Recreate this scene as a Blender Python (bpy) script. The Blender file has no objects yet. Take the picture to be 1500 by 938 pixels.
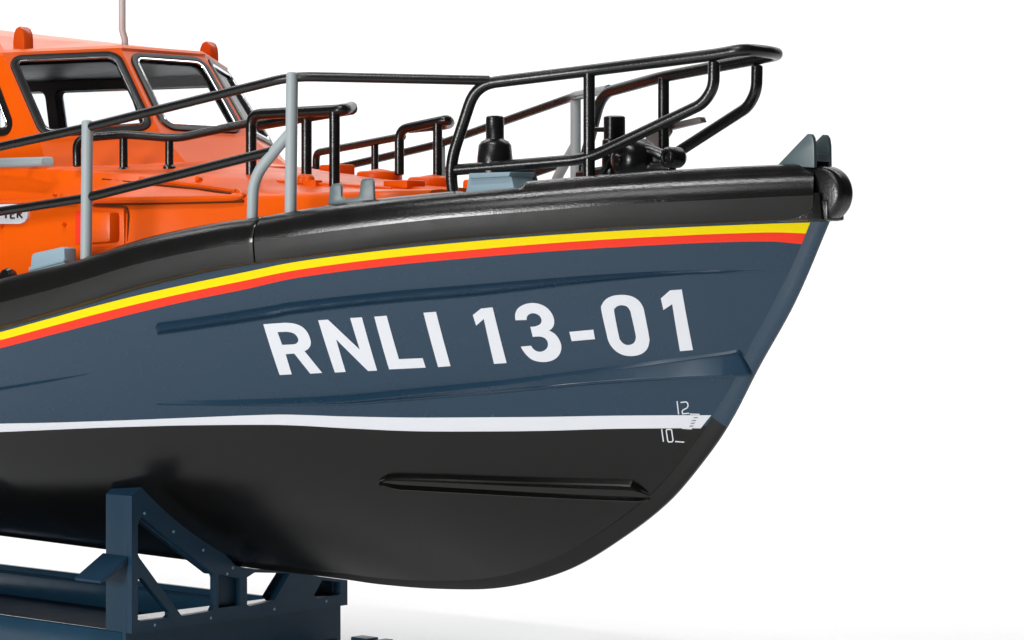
import bpy, math, random
from mathutils import Vector, Matrix
from mathutils.geometry import tessellate_polygon
random.seed(4)
S = 0.01            # one design unit is one centimetre of the model
ZT = 7.6            # table plane lies 7 units under eye level reference
F, CX, HZ, D0, R0 = 3975., 750., 380., 39.75, 4.95
C1, S1 = .7458, .6662
C = bpy.context.scene.collection
def hermite(tab):
    tab = sorted(tab); n = len(tab)
    m = []
    for i in range(n):
        a = tab[max(i-1, 0)]; b = tab[min(i+1, n-1)]
        m.append((b[1]-a[1])/(b[0]-a[0]))
    def f(x):
        if x <= tab[0][0]: return tab[0][1]+m[0]*(x-tab[0][0])
        if x >= tab[-1][0]: return tab[-1][1]+m[-1]*(x-tab[-1][0])
        for i in range(n-1):
            if x <= tab[i+1][0]: break
        x0, y0 = tab[i]; x1, y1 = tab[i+1]; h = x1-x0; t = (x-x0)/h
        return ((2*t**3-3*t*t+1)*y0+(t**3-2*t*t+t)*h*m[i]+(3*t*t-2*t**3)*y1+(t**3-t*t)*h*m[i+1])
    return f
def lin(tab):
    tab = sorted(tab)
    def f(x):
        if x <= tab[0][0]: return tab[0][1]
        for (x0, y0), (x1, y1) in zip(tab, tab[1:]):
            if x <= x1: return y0+(y1-y0)*(x-x0)/(x1-x0)
        return tab[-1][1]
    return f
# ------------------------------------------------------------ boat frame: s aft from bow, Y to port, z up
def atY(x, y, Y):
    k = (x-CX)/F
    s = (R0+S1*Y-k*(D0+C1*Y))/(C1+k*S1)
    return s, Y, (HZ-y)*(D0+S1*s+C1*Y)/F
def atS(x, y, s):
    k = (x-CX)/F
    Y = (k*(D0+S1*s)-R0+C1*s)/(S1-k*C1)
    return s, Y, (HZ-y)*(D0+S1*s+C1*Y)/F
def bb(s): return 4.85*(1-(1-min(max(s, 0), 17)/17)**2.3)*(1 if s < 20 else 1-.0012*(s-20)**2)
def W(p): return Vector((-p[0]*S, p[1]*S, (p[2]+ZT)*S))
zG = hermite([(.38, .60), (.8, .58), (1.67, .53), (3.02, .47), (4.36, .37), (5.47, .29), (7.09, .11), (8.62, -.06), (9.49, -.18), (10.83, -.44), (12.29, -.78), (13.89, -1.12), (16, -1.5), (20, -1.85), (30, -1.95)])
zF = hermite([(.38, 1.37), (.8, 1.36), (1.67, 1.32), (3.02, 1.24), (4.36, 1.13), (5.47, 1.04), (7.09, .89), (8.62, .68), (9.49, .58), (10.83, .36), (12.29, .02), (13.89, -.25), (16, -.65), (20, -1.0), (30, -1.1)])
zst = hermite([(0.2, .9), (.36, .58), (.98, -.61), (1.67, -1.64), (2.16, -2.42), (2.58, -2.95), (3.38, -3.75), (4.48, -4.48), (5.47, -4.98), (6.79, -5.35), (8.16, -5.49), (9.59, -5.53), (10.58, -5.51), (14.45, -5.48), (20, -5.41), (30, -5.3)])
def zs_h(s): return zst(s-.05)+.05
_a = lin([(0, .45), (2, .45), (8, .4), (13, .31), (16, .24)]); _b = lin([(0, .56), (2, .56), (8, .62), (13, .74), (16, .82)])
def hull_h(s, z):
    z0 = zs_h(s); z1 = zG(s)+.25
    if z1-z0 < .1: return 0.
    t = (z-z0)/(z1-z0)
    if t <= 0: return 0.
    a, b = _a(s), _b(s)
    A = 1-2*a
    tt = min(t, 1)
    u = tt/(2*a) if abs(A) < 1e-6 else (-a+math.sqrt(a*a+A*tt))/A
    f = 2*u*(1-u)*b+u*u
    if t > 1: f = 1+(t-1)*(1-b)/(1-a)
    return max(bb(s)-.2, 0)*f
def hit(x, y, off=0.):
    pa = -5.4; ga = None
    Y = -5.4
    while Y < .3:
        s, _, z = atY(x, y, Y)
        g = -Y-hull_h(s, z)
        if ga is not None and g <= 0 and s > -.5:
            lo, hi = pa, Y
            for _ in range(30):
                m = (lo+hi)/2; s, _, z = atY(x, y, m)
                if -m-hull_h(s, z) > 0: lo = m
                else: hi = m
            break
        pa, ga = Y, g; Y += .06
    s, Yy, z = atY(x, y, (lo+hi)/2 if ga is not None and g <= 0 else 0)
    return s, z
def on_hull(s, z, off=0., side=-1):
    e = .02
    h = hull_h(s, z)
    n = Vector((-(hull_h(s+e, z)-hull_h(s-e, z))/(2*e), 1, -(hull_h(s, z+e)-hull_h(s, z-e))/(2*e))).normalized()
    return (s+n.x*off, side*(h+n.y*off), z+n.z*off)
# ------------------------------------------------------------ mesh builder
class MB:
    def __init__(self): self.v = []; self.f = []; self.m = []
    def add(self, vs, fs, mi=0):
        o = len(self.v); self.v += [tuple(p) for p in vs]
        for f in fs: self.f.append([o+i for i in f]); self.m.append(mi)
    def grid(self, rows, mi=0, closed=False, fn=None):
        o = len(self.v); n = len(rows[0])
        for r in rows: self.v += [tuple(p) for p in r]
        for i in range(len(rows)-1):
            for j in range(n if closed else n-1):
                k = (j+1) % n
                self.f.append([o+i*n+j, o+i*n+k, o+(i+1)*n+k, o+(i+1)*n+j]); self.m.append(fn(i, j) if fn else mi)
        return o
    def cap(self, idx, mi=0): self.f.append(list(idx)); self.m.append(mi)
    def tube(self, pts, r, n=12, mi=0, ends=True, r2=None):
        P = [Vector(p) for p in pts]; rows = []
        T = [(P[min(i+1, len(P)-1)]-P[max(i-1, 0)]).normalized() for i in range(len(P))]
        up = Vector((0, 0, 1)) if abs(T[0].z) < .9 else Vector((1, 0, 0))
        N = (up-T[0]*up.dot(T[0])).normalized()
        for i, p in enumerate(P):
            N = (N-T[i]*N.dot(T[i])).normalized(); B = T[i].cross(N)
            rr = r if r2 is None else r+(r2-r)*i/(len(P)-1)
            if 0 < i < len(P)-1:
                c = (P[i]-P[i-1]).normalized().dot(T[i]); rr = rr/max(c, .8)
            rows.append([p+(N*math.cos(a)+B*math.sin(a))*rr for a in [2*math.pi*k/n for k in range(n)]])
        if ends:
            def ring(row, p, t, k, d):
                return [p+(q-p)*k+t*d for q in row]
            rows = [ring(rows[0], P[0], -T[0], .55, r*.28)]+[ring(rows[0], P[0], -T[0], .85, r*.17)]+rows+[ring(rows[-1], P[-1], T[-1], .85, r*.17)]+[ring(rows[-1], P[-1], T[-1], .55, r*.28)]
        o = self.grid(rows, mi, True)
        self.cap(range(o, o+n), mi); e = o+(len(rows)-1)*n; self.cap(list(range(e, e+n))[::-1], mi)
    def prism(self, poly, d, mi=0, holes=(), side_mi=None):
        """poly: 3D points (planar), extruded by vector d"""
        d = Vector(d); loops = [[Vector(p) for p in poly]]+[[Vector(p) for p in h] for h in holes]
        flat = [p for l in loops for p in l]; n = len(flat)
        o = len(self.v); self.v += [tuple(p) for p in flat]+[tuple(p+d) for p in flat]
        for t in tessellate_polygon(loops):
            self.f.append([o+i for i in t]); self.m.append(mi)
            self.f.append([o+n+i for i in t][::-1]); self.m.append(mi if side_mi is None else side_mi)
        b = o
        for l in loops:
            k = len(l)
            for i in range(k):
                j = (i+1) % k
                self.f.append([b+i, b+j, b+j+n, b+i+n]); self.m.append(mi if side_mi is None else side_mi)
            b += k
    def box(self, c, sz, mi=0, rot=0):
        x, y, z = sz; ca, sa = math.cos(rot), math.sin(rot); v = []
        for k in (-1, 1):
            for a, b in ((-1, -1), (1, -1), (1, 1), (-1, 1)):
                px_, py_ = a*x/2, b*y/2
                v.append((c[0]+px_*ca-py_*sa, c[1]+px_*sa+py_*ca, c[2]+k*z/2))
        self.add(v, [(0, 3, 2, 1), (4, 5, 6, 7), (0, 1, 5, 4), (1, 2, 6, 5), (2, 3, 7, 6), (3, 0, 4, 7)], mi)
    def lathe(self, c, axis, prof, n=28, mi=0):
        """prof: (radius, along axis)"""
        A = Vector(axis).normalized(); up = Vector((0, 0, 1)) if abs(A.z) < .9 else Vector((1, 0, 0))
        N = (up-A*up.dot(A)).normalized(); B = A.cross(N); c = Vector(c)
        rows = [[c+A*h+(N*math.cos(t)+B*math.sin(t))*max(r, .0005) for t in [2*math.pi*k/n for k in range(n)]] for r, h in prof]
        o = self.grid(rows, mi, True); self.cap(range(o, o+n), mi); e = o+(len(rows)-1)*n; self.cap(list(range(e, e+n))[::-1], mi)
def link(name, mb, mats, parent=None, label=None, bevel=0, angle=35, kind=None):
    me = bpy.data.meshes.new(name)
    me.from_pydata([W(p) for p in mb.v], [], mb.f); 
    if not isinstance(mats, (list, tuple)): mats = [mats]
    for m in mats: me.materials.append(m)
    me.polygons.foreach_set('material_index', mb.m)
    import bmesh
    bm = bmesh.new(); bm.from_mesh(me)
    bmesh.ops.remove_doubles(bm, verts=bm.verts, dist=1e-7)
    bmesh.ops.recalc_face_normals(bm, faces=bm.faces)
    if bevel:
        es = [e for e in bm.edges if len(e.link_faces) == 2 and e.calc_face_angle(0) > math.radians(30)]
        bmesh.ops.bevel(bm, geom=es, offset=bevel*S, segments=2, affect='EDGES', profile=.6, clamp_overlap=True)
    bm.to_mesh(me); bm.free()
    me.polygons.foreach_set('use_smooth', [True]*len(me.polygons)); me.set_sharp_from_angle(angle=math.radians(angle))
    o = bpy.data.objects.new(name, me); C.objects.link(o)
    if parent: o.parent = parent; o.matrix_parent_inverse = Matrix.Translation(-Vector(root_loc(parent)))
    if label: o['label'] = label
    if kind: o['kind'] = kind
    return o
def root_loc(p):
    v = Vector((0, 0, 0))
    while p: v += Vector(p.location)+(Vector(p.matrix_parent_inverse.translation) if p.parent else Vector((0, 0, 0))); p = p.parent
    return v
def fillet(pts, r=.2, n=5):
    P = [Vector(p) for p in pts]; out = [P[0]]
    for i in range(1, len(P)-1):
        a, b, c = P[i-1], P[i], P[i+1]
        d1 = (a-b); d2 = (c-b); k = min(r, d1.length*.45, d2.length*.45)
        p, q = b+d1.normalized()*k, b+d2.normalized()*k
        for j in range(n+1):
            t = j/n; out.append(p*(1-t)**2+b*2*t*(1-t)+q*t*t)
    return out+[P[-1]]
def rrect(w, h, r, n=5):
    o = []
    for cx, cy, a0 in ((w-r, h-r, 0), (-w+r, h-r, 90), (-w+r, -h+r, 180), (w-r, -h+r, 270)):
        for k in range(n+1):
            a = math.radians(a0+90*k/n); o.append((cx+r*math.cos(a), cy+r*math.sin(a)))
    return o
# ------------------------------------------------------------ materials
def mat(name, col, rough=.4, bump=0., bscale=600, spec=.5, metal=0., coat=0., var=.06, rvar=.08, vscale=90):
    m = bpy.data.materials.new(name); m.use_nodes = True; nt = m.node_tree; b = nt.nodes['Principled BSDF']
    tc = nt.nodes.new('ShaderNodeTexCoord')
    n1 = nt.nodes.new('ShaderNodeTexNoise'); n1.inputs['Scale'].default_value = vscale; n1.inputs['Detail'].default_value = 5
    nt.links.new(tc.outputs['Object'], n1.inputs['Vector'])
    mx = nt.nodes.new('ShaderNodeMix'); mx.data_type = 'RGBA'
    mx.inputs[6].default_value = tuple(c*(1-var) for c in col)+(1,); mx.inputs[7].default_value = tuple(min(1, c*(1+var)) for c in col)+(1,)
    nt.links.new(n1.outputs['Fac'], mx.inputs[0]); nt.links.new(mx.outputs[2], b.inputs['Base Color'])
    mr = nt.nodes.new('ShaderNodeMapRange'); mr.inputs['To Min'].default_value = max(.02, rough-rvar); mr.inputs['To Max'].default_value = rough+rvar
    n2 = nt.nodes.new('ShaderNodeTexNoise'); n2.inputs['Scale'].default_value = vscale*3.1; n2.inputs['Detail'].default_value = 4
    nt.links.new(tc.outputs['Object'], n2.inputs['Vector'])
    nt.links.new(n2.outputs['Fac'], mr.inputs['Value']); nt.links.new(mr.outputs[0], b.inputs['Roughness'])
    b.inputs['Specular IOR Level'].default_value = spec; b.inputs['Metallic'].default_value = metal
    b.inputs['Coat Weight'].default_value = coat; b.inputs['Coat Roughness'].default_value = .12
    if bump:
        n3 = nt.nodes.new('ShaderNodeTexNoise'); n3.inputs['Scale'].default_value = bscale*4; n3.inputs['Detail'].default_value = 3
        nt.links.new(tc.outputs['Object'], n3.inputs['Vector'])
        bp = nt.nodes.new('ShaderNodeBump'); bp.inputs['Strength'].default_value = bump; bp.inputs['Distance'].default_value = .00005
        nt.links.new(n3.outputs['Fac'], bp.inputs['Height']); nt.links.new(bp.outputs[0], b.inputs['Normal'])
    return m
M = dict(
    blue=mat('hull_blue_paint', (.014, .042, .076), .27, .03, 1500, .5, var=.03, rvar=.02),
    black=mat('hull_black_paint', (.0034, .003, .0026), .23, .04, 900, .44, rvar=.04, var=.04),
    fender=mat('fender_black', (.008, .0076, .0073), .2, .65, 900, .6),
    fmatt=mat('fender_satin_black', (.012, .0115, .011), .5, .3, 900, .4),
    rail=mat('rail_black', (.007, .007, .007), .26, .5, 800, .5),
    grey=mat('grey_paint', (.33, .375, .385), .5, .35, 700, .4, var=.10),
    bgrey=mat('blue_grey_paint', (.27, .38, .44), .5, .2, 600, .4),
    dgrey=mat('dark_grey_paint', (.085, .12, .13), .36, .3, 600, .5),
    orange=mat('orange_paint', (.82, .102, .001), .34, .22, 420, .28, var=.05),
    roof=mat('glossy_orange_roof', (.86, .125, .01), .34, .05, 420, .7, var=.03),
    beacon=mat('orange_lens', (.62, .07, .004), .28, .3, 500, .5),
    yellow=mat('yellow_decal', (.99, .77, .0), .45, .03, 900, .15, var=.02),
    red=mat('red_decal', (.95, .045, .018), .42, .03, 900, .2, var=.02),
    white=mat('white_decal', (.74, .76, .80), .4, .03, 900, .4, var=.015),
    ink=mat('black_ink', (.01, .01, .012), .4, 0, 900, .4),
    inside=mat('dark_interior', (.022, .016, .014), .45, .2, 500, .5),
    rubber=mat('window_rubber', (.008, .0075, .008), .38, .15, 500, .35),
    chrome=mat('chrome_trim', (.72, .73, .76), .16, .1, 400, .5, metal=1),
    cradle=mat('cradle_navy_paint', (.009, .035, .066), .42, .3, 650, .35, var=.12),
    wall=mat('cradle_gloss_navy', (.012, .044, .080), .16, .1, 650, .6, var=.1),
    rivet=mat('rivet_metal', (.09, .17, .23), .3, 0, 600, .5),
)
def glass_mat():
    m = bpy.data.materials.new('window_glass'); m.use_nodes = True; nt = m.node_tree; nt.nodes.clear()
    out = nt.nodes.new('ShaderNodeOutputMaterial'); mx = nt.nodes.new('ShaderNodeMixShader')
    tr = nt.nodes.new('ShaderNodeBsdfTransparent'); tr.inputs[0].default_value = (.90, .915, .93, 1)
    gl = nt.nodes.new('ShaderNodeBsdfGlossy'); gl.inputs['Roughness'].default_value = .05
    fr = nt.nodes.new('ShaderNodeFresnel'); fr.inputs[0].default_value = 1.12
    nt.links.new(fr.outputs[0], mx.inputs[0]); nt.links.new(tr.outputs[0], mx.inputs[1]); nt.links.new(gl.outputs[0], mx.inputs[2])
    nt.links.new(mx.outputs[0], out.inputs[0]); return m
M['glass'] = glass_mat()
M['brown'] = mat('dark_brown_line', (.11, .028, .006), .6, .2, 700, .2, var=.3)  # dark brown for thin strips beside the ribs and around the locker
# ------------------------------------------------------------ the boat
boat = bpy.data.objects.new('model_lifeboat', None); C.objects.link(boat); boat.location = W((10, 0, -5.5)); boat.empty_display_size = .02
boat['label'] = 'orange and navy model lifeboat with black fender and bow rails, resting on the cradle'; boat['category'] = 'model boat'
# hull
wl_px = [(-60, 634), (0, 632), (70, 629), (140, 626), (277, 622.5), (400, 621.7), (500, 626.3), (600, 631), (700, 631.5), (800, 630.6), (900, 627.5), (1000, 626), (1020, 625), (1045, 623), (1062, 627)]
wh = [hit(x, y) for x, y in wl_px]
zW = hermite([p for p in wh if p[0] > 2.3]+[(24, wh[0][1]+.02), (30, wh[0][1]+.02)])
sW = 2.2
for _ in range(40):
    z = zW(sW); lo, hi = 0, 6
    for _ in range(30):
        m_ = (lo+hi)/2
        if zs_h(m_) > z: lo = m_
        else: hi = m_
    sW = .5*sW+.5*lo
def s_of_z(z):
    lo, hi = -.3, 6
    for _ in range(30):
        m_ = (lo+hi)/2
        if zs_h(m_) > z: lo = m_
        else: hi = m_
    return lo
NC, NU, NL = 260, 46, 34
hull = MB()
for side in (-1, 1):
    rows = []
    for r in range(NL+1):
        v = (r/NL)
        row = []
        for i in range(NC+1):
            s = sW+(29-sW)*(i/NC)**1.5
            z = zs_h(s)*(1-v)+zW(s)*v
            row.append((s, side*hull_h(s, z), z))
        rows.append(row)
    hull.grid(rows, 1)
    rows = []
    for r in range(NU+1):
        v = r/NU
        s0 = 1.
        for _ in range(40):
            z = zW(s0)*(1-v)+(zG(s0)+.25)*v; s0 = .5*s0+.5*s_of_z(z)
        if r == 0: s0 = sW
        row = []
        for i in range(NC+1):
            s = s0+(29-s0)*(i/NC)**1.5
            z = zW(s)*(1-v)+(zG(s)+.25)*v
            row.append((s, side*hull_h(s, z), z))
        rows.append(row)
    hull.grid(rows, 0)
# transom
def sect(s): return [(s, hull_h(s, zs_h(s)+(zG(s)+.25-zs_h(s))*k/24), zs_h(s)+(zG(s)+.25-zs_h(s))*k/24) for k in range(25)]
hull.add([(s, -y, z) for s, y, z in sect(29)]+[(s, y, z) for s, y, z in sect(29)], [[k, k+1, 26+k, 25+k] for k in range(24)], 1)
H = link('hull', hull, [M['blue'], M['black']], boat)
# stem bar and keel
bar = MB(); rows = []
ss = [.26+.06*k for k in range(30)]+[2.1+.15*k for k in range(60)]+[11.2+.8*k for k in range(22)]
for s in ss:
    e = .03; T = Vector((2*e, 0, zst(s+e)-zst(s-e))).normalized(); N = Vector((-T.z, 0, T.x))   # inward/up-aft
    P = Vector((s, 0, zst(s)))
    rows.append([P+N*d+Vector((0, w, 0)) for w, d in ((-.13, .24), (-.08, .12), (-.055, .04), (-.025, 0), (.025, 0), (.055, .04), (.08, .12), (.13, .24))])
bar.grid(rows, fn=lambda i, j: 1 if zst(ss[i]) < -2.44 else 0)
link('stem_bar', bar, [M['blue'], M['black']], H)
# decals
def chart(pts): return [hit(x, y) for x, y in pts]
def band(top, bot, n=260, m=4, off=.006, ext=None):
    a, b = chart(top), chart(bot)
    if ext: a = [(25, ext[0]), (19, ext[1])]+a; b = [(25, ext[2]), (19, ext[3])]+b
    fa, fb = hermite(a), hermite(b)
    a0, a1 = max(p[0] for p in a), min(p[0] for p in a); b0, b1 = max(p[0] for p in b), min(p[0] for p in b)
    rows = []
    for k in range(m+1):
        row = []
        for i in range(n+1):
            t = i/n; t = 1-(1-t)**1.0
            sa, sb = a0+(a1-a0)*t, b0+(b1-b0)*t
            za, zb = fa(sa), fb(sb); v = k/m
            row.append(on_hull(sa*(1-v)+sb*v, za*(1-v)+zb*v, off))
        rows.append(row)
    mb = MB(); mb.grid(rows); return mb
yt = [(-60, 501), (0, 486.7), (70, 467.5), (139, 448.6), (208, 431.3), (277, 415.8), (360, 398.5), (433, 383.8), (567, 366.3), (700, 353), (800, 345), (900, 338.6), (1000, 333.2), (1050, 331), (1135, 327.6), (1187, 326)]
ym = [(-60, 512.5), (0, 498.4), (70, 479.5), (139, 460.9), (208, 443.6), (277, 428), (360, 410.8), (433, 395.9), (567, 378), (700, 365.3), (800, 356.9), (900, 350.2), (1000, 345), (1050, 342.8), (1135, 340.5), (1180.6, 342)]
rb = [(-60, 524), (0, 510.2), (70, 492), (139, 474), (208, 456.5), (277, 440.5), (360, 423.6), (433, 407.5), (567, 389.7), (700, 377), (800, 368.8), (900, 362.4), (1000, 357.2), (1050, 355.2), (1130, 354), (1174.5, 357.7)]
link('yellow_stripe', band(yt, ym), M['yellow'], H)
link('red_stripe', band(ym, rb), M['red'], H)
wt = [(-60, 623.5), (0, 620.6), (70, 619.2), (140, 617), (210, 614.5), (277, 611.8), (400, 607.3), (450, 608), (500, 609.8), (600, 611.6), (700, 611.3), (800, 610.6), (900, 608.9), (1000, 608.2), (1042, 608.2)]
wb = [(-60, 635), (0, 632.8), (70, 629.8), (140, 626.8), (210, 624.6), (277, 623), (400, 622.3), (450, 624), (500, 626.9), (600, 631.4), (700, 632), (800, 631), (900, 628.2), (1000, 627.3), (1026.5, 627.5)]
link('white_boot_stripe', band(wt, wb), M['white'], H)
# lettering
def decal_poly(loops_px, off=.007, cuts=3):
    import bmesh
    ch = [[hit(x, y) for x, y in l] for l in loops_px]
    loops = [[Vector((s, z, 0)) for s, z in l] for l in ch]
    flat = [p for l in loops for p in l]
    bm = bmesh.new(); vs = [bm.verts.new(p) for p in flat]
    for t in tessellate_polygon(loops):
        try: bm.faces.new([vs[i] for i in t])
        except ValueError: pass
    for _ in range(cuts):
        es = [e for e in bm.edges if e.calc_length() > .12]
        if not es: break
        bmesh.ops.subdivide_edges(bm, edges=es, cuts=1, use_grid_fill=False)
        bmesh.ops.triangulate(bm, faces=[f for f in bm.faces if len(f.verts) > 3])
    bm.verts.index_update()
    mb = MB(); mb.add([on_hull(v.co.x, v.co.y, off) for v in bm.verts], [[v.index for v in f.verts] for f in bm.faces]); bm.free()
    return mb
def smooth_closed(pts, n=3):
    """Catmull-Rom through the points; a point given with a third value stays a corner"""
    o = []; N = len(pts)
    for i in range(N):
        p0, p1, p2, p3 = [Vector(pts[(i+k) % N][:2]) for k in (-1, 0, 1, 2)]
        c1, c2 = len(pts[i]) > 2, len(pts[(i+1) % N]) > 2
        t1 = Vector((0, 0)) if c1 else (p2-p0)/2; t2 = Vector((0, 0)) if c2 else (p3-p1)/2
        if c1 and c2: o.append(p1); continue
        if c1: t1 = (p2-p1)*1.5-t2*.5
        if c2: t2 = (p2-p1)*1.5-t1*.5
        for k in range(n):
            t = k/n; o.append((2*t**3-3*t*t+1)*p1+(t**3-2*t*t+t)*t1+(3*t*t-2*t**3)*p2+(t**3-t*t)*t2)
    return o
A4 = lambda l: [(360+x/4.167, 400+y/4.167) for x, y in smooth_closed(l)]
A5 = lambda l: [(680+x/3.947, 400+y/3.947) for x, y in smooth_closed(l)]
c = 1
glyphs = [
    ([A4([(108, 312, c), (240, 303, c), (300, 309), (348, 330), (380, 366), (397, 412), (396, 440), (383, 462), (360, 476, c), (468, 609, c), (395, 614, c), (297, 491, c), (245, 495, c), (282, 618, c), (208, 622, c)]),
      A4([(195, 360, c), (250, 358, c), (290, 366), (314, 387), (322, 410), (312, 428), (290, 435, c), (223, 438, c)])], 'R'),
    ([A4([(443, 288, c), (503, 284, c), (697, 467, c), (638, 274, c), (710, 270, c), (803, 595, c), (748, 598, c), (553, 405, c), (611, 603, c), (545, 607, c)])], 'N'),
    ([A4([(785, 266, c), (861, 260, c), (936, 525, c), (1081, 519, c), (1099, 577, c), (876, 588, c)])], 'L'),
    ([A4([(1085, 242, c), (1162, 236, c), (1251, 568, c), (1175, 574, c)])], 'I'),
    ([A5([(50, 243, c), (98, 205, c), (165, 198, c), (246, 520, c), (173, 525, c), (114, 265, c), (70, 304, c)])], '1'),
    ([A5([(297, 273, c), (295, 240), (306, 211), (330, 190), (362, 177), (400, 173), (440, 180), (478, 200), (506, 232), (520, 268), (519, 300), (508, 320), (492, 332, c), (527, 354), (550, 385), (562, 420), (558, 456), (540, 485), (510, 505), (470, 514), (430, 512), (390, 499), (357, 470), (337, 443), (328, 425, c), (388, 420, c), (398, 436), (416, 450), (440, 455), (465, 447), (481, 430), (485, 410), (478, 388), (460, 373), (436, 367), (397, 369, c), (383, 311, c), (415, 307), (440, 295), (448, 275), (440, 252), (420, 237), (395, 232), (374, 240), (363, 254), (362, 271, c)])], '3'),
    ([A5([(608, 340, c), (747, 327, c), (757, 382, c), (622, 394, c)])], 'dash'),
    ([A5([(793, 215), (797, 182), (818, 153), (850, 135), (890, 127), (935, 127), (975, 137), (1008, 158), (1030, 188), (1042, 225), (1069, 365), (1070, 400), (1060, 435), (1035, 462), (1000, 476), (960, 480), (920, 474), (882, 455), (852, 425), (833, 390), (822, 345)]),
      A5([(868, 225), (873, 203), (890, 190), (915, 186), (940, 193), (957, 213), (966, 242), (990, 350), (992, 378), (984, 400), (968, 412), (945, 416), (922, 408), (905, 390), (895, 365)])], '0'),
    ([A5([(1137, 147, c), (1190, 100, c), (1258, 95, c), (1323, 445, c), (1248, 452, c), (1203, 180, c), (1152, 214, c)])], '1'),
]
for loops, _n in glyphs: link('letter', decal_poly(loops), M['white'], H)
A3 = lambda l: [(920+x/3.908, 500+y/3.908) for x, y in l]
def strokes(lines, w, off=.008, cl=False):
    mb = MB()
    for l in lines:
        P = [Vector(p) for p in l]; L = []; R = []
        for i, p in enumerate(P):
            t1 = (P[i]-P[i-1]).normalized() if i else (P[1]-P[0]).normalized(); t2 = (P[i+1]-P[i]).normalized() if i < len(P)-1 else t1
            t = (t1+t2).normalized(); nrm = Vector((-t.y, t.x))/max(t.dot(t1), .5)
            L.append(p+nrm*w/2); R.append(p-nrm*w/2)
        rows = [[on_hull(*hit(*q), off) for q in R_] for R_ in (L, R)]
        mb.grid(rows)
    return mb
link('draught_mark', strokes([A3([(281, 342), (290, 418)]), A3([(301, 350), (332, 346), (342, 354), (344, 370), (338, 381), (316, 392), (310, 400), (313, 415), (350, 411)]), A3([(354, 416), (410, 418)])], 1.7), M['white'], H)
link('draught_mark', strokes([A3([(193, 502), (203, 574)]), A3([(240, 503), (222, 505), (219, 512), (228, 570), (234, 576), (252, 575), (258, 568), (250, 510), (244, 503), (238, 503)]), A3([(270, 573), (322, 577)]), A3([(308, 497), (366, 501)])], 1.7), M['white'], H)
link('draught_mark', strokes([A3([(376, 437), (400, 436)]), A3([(366, 453), (390, 452)]), A3([(360, 469), (383, 467)]), A3([(352, 485), (375, 484)])], .9, .012), M['ink'], H)
# spray rails: stations of profile points (px x, px y, height off the hull)
def sprayrail(stations, m, nsub=16, name='spray_rail'):
    K = len(stations[0]); rows = []
    fs = []
    for k in range(K):
        fs.append((hermite([(i, st[k][0]) for i, st in enumerate(stations)]), hermite([(i, st[k][1]) for i, st in enumerate(stations)]), lin([(i, st[k][2]) for i, st in enumerate(stations)])))
    N = (len(stations)-1)*nsub
    for i in range(N+1):
        t = i/nsub
        rows.append([on_hull(*hit(fx(t), fy(t)), fo(t)) for fx, fy, fo in fs])
    mb = MB(); mb.grid(rows); link(name, mb, m, H, angle=13)
def stA(x, y0, y1, k=1, g=5):   # overhanging lip, dark under-face
    return [(x, y0-3.5, -.012), (x, y0-1.5, .022*k), (x, y0, .05*k), (x, y0+(y1-y0)*.2, .07*k), (x, y1, .004), (x, y1+1.2, .024*k), (x, y1+g, -.012)]
sprayrail([stA(234, 475.5, 487, .02), stA(236, 475.3, 487, 1.6), stA(300, 466.5, 478, 1.6), stA(400, 450.5, 463, 1.5), stA(433, 445, 457, 1.5), stA(567, 430.5, 441.5, 1.4), stA(700, 419.5, 430.5, 1.3), stA(857, 406.8, 413, 1), stA(984, 399.5, 402.5, .6, 3), stA(1120, 396.5, 397.5, .05, 2)], M['blue'])
def stB(x, y0, y1, lip, rid, x1=None):
    x1 = x1 or x
    return [(x, y0-5, -.012), (x, y0-.6, lip*1.2+.022), (x, y0+.5, lip*1.2+.016), (x, y0+1.6, lip*1.1), (x+(x1-x)*.85, y0+(y1-y0)*.86, rid*.9), (x1, y1-1.6, rid*.97), (x1, y1-.8, rid*1.08+.012), (x1, y1+.4, rid*1.08+.012), (x1, y1+5, -.012)]
sprayrail([stB(230, 590.5, 591, .0, .0), stB(300, 590.5, 592, .02, .0), stB(400, 588.5, 592, .05, .005), stB(500, 584, 591.5, .09, .01), stB(600, 574.5, 583.5, .09, .03), stB(700, 565, 576, .07, .015), stB(758, 559, 570.8, .06, .02), stB(872, 544.3, 560, .045, .03), stB(980, 530.2, 552, .02, .07), stB(1060, 519.6, 546.6, .005, .13), stB(1081, 516, 545.2, .005, .135, 1096), stB(1089, 522, 544.5, -.01, .02, 1105)], M['blue'])
def stC(x, y0, y1, k=1, x1=None):
    x1 = x1 or x
    return [(x, y0-4, -.012), (x, y0-1, .08*k), (x, y0+.6, .10*k), (x+(x1-x)*.5, y0+(y1-y0)*.5, .02*k), (x+(x1-x)*.85, y1-2.6, .045*k), (x1, y1-.8, .14*k), (x1, y1+.6, .13*k), (x1, y1+4, -.012)]
sprayrail([stC(552, 707.5, 709.5, .0), stC(562, 701, 709, .5, 566), stC(577, 697.5, 710.5, 1, 590), stC(640, 698.5, 713.5, 1), stC(700, 700.6, 717, 1), stC(769, 703, 721, 1), stC(850, 705.2, 725.2, 1), stC(918, 707.4, 728.2, 1, 924), stC(929, 710, 729.3, .95, 936), stC(938, 714.5, 730, .7, 945), stC(946, 720, 730.6, .35, 951), stC(951, 725, 731, .05, 955)], M['black'])
sprayrail([[(-60, 575.5, -.01), (-60, 578.5, .05), (-60, 581.5, .0), (-60, 584, -.01)], [(0, 567, -.01), (0, 569.5, .045), (0, 572.2, .0), (0, 575, -.01)], [(70, 556, -.01), (70, 558.5, .035), (70, 560.5, 0), (70, 563, -.01)], [(137, 546, -.012), (137, 546.4, .0), (137, 546.8, 0), (137, 547.2, -.012)]], M['blue'])
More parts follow.
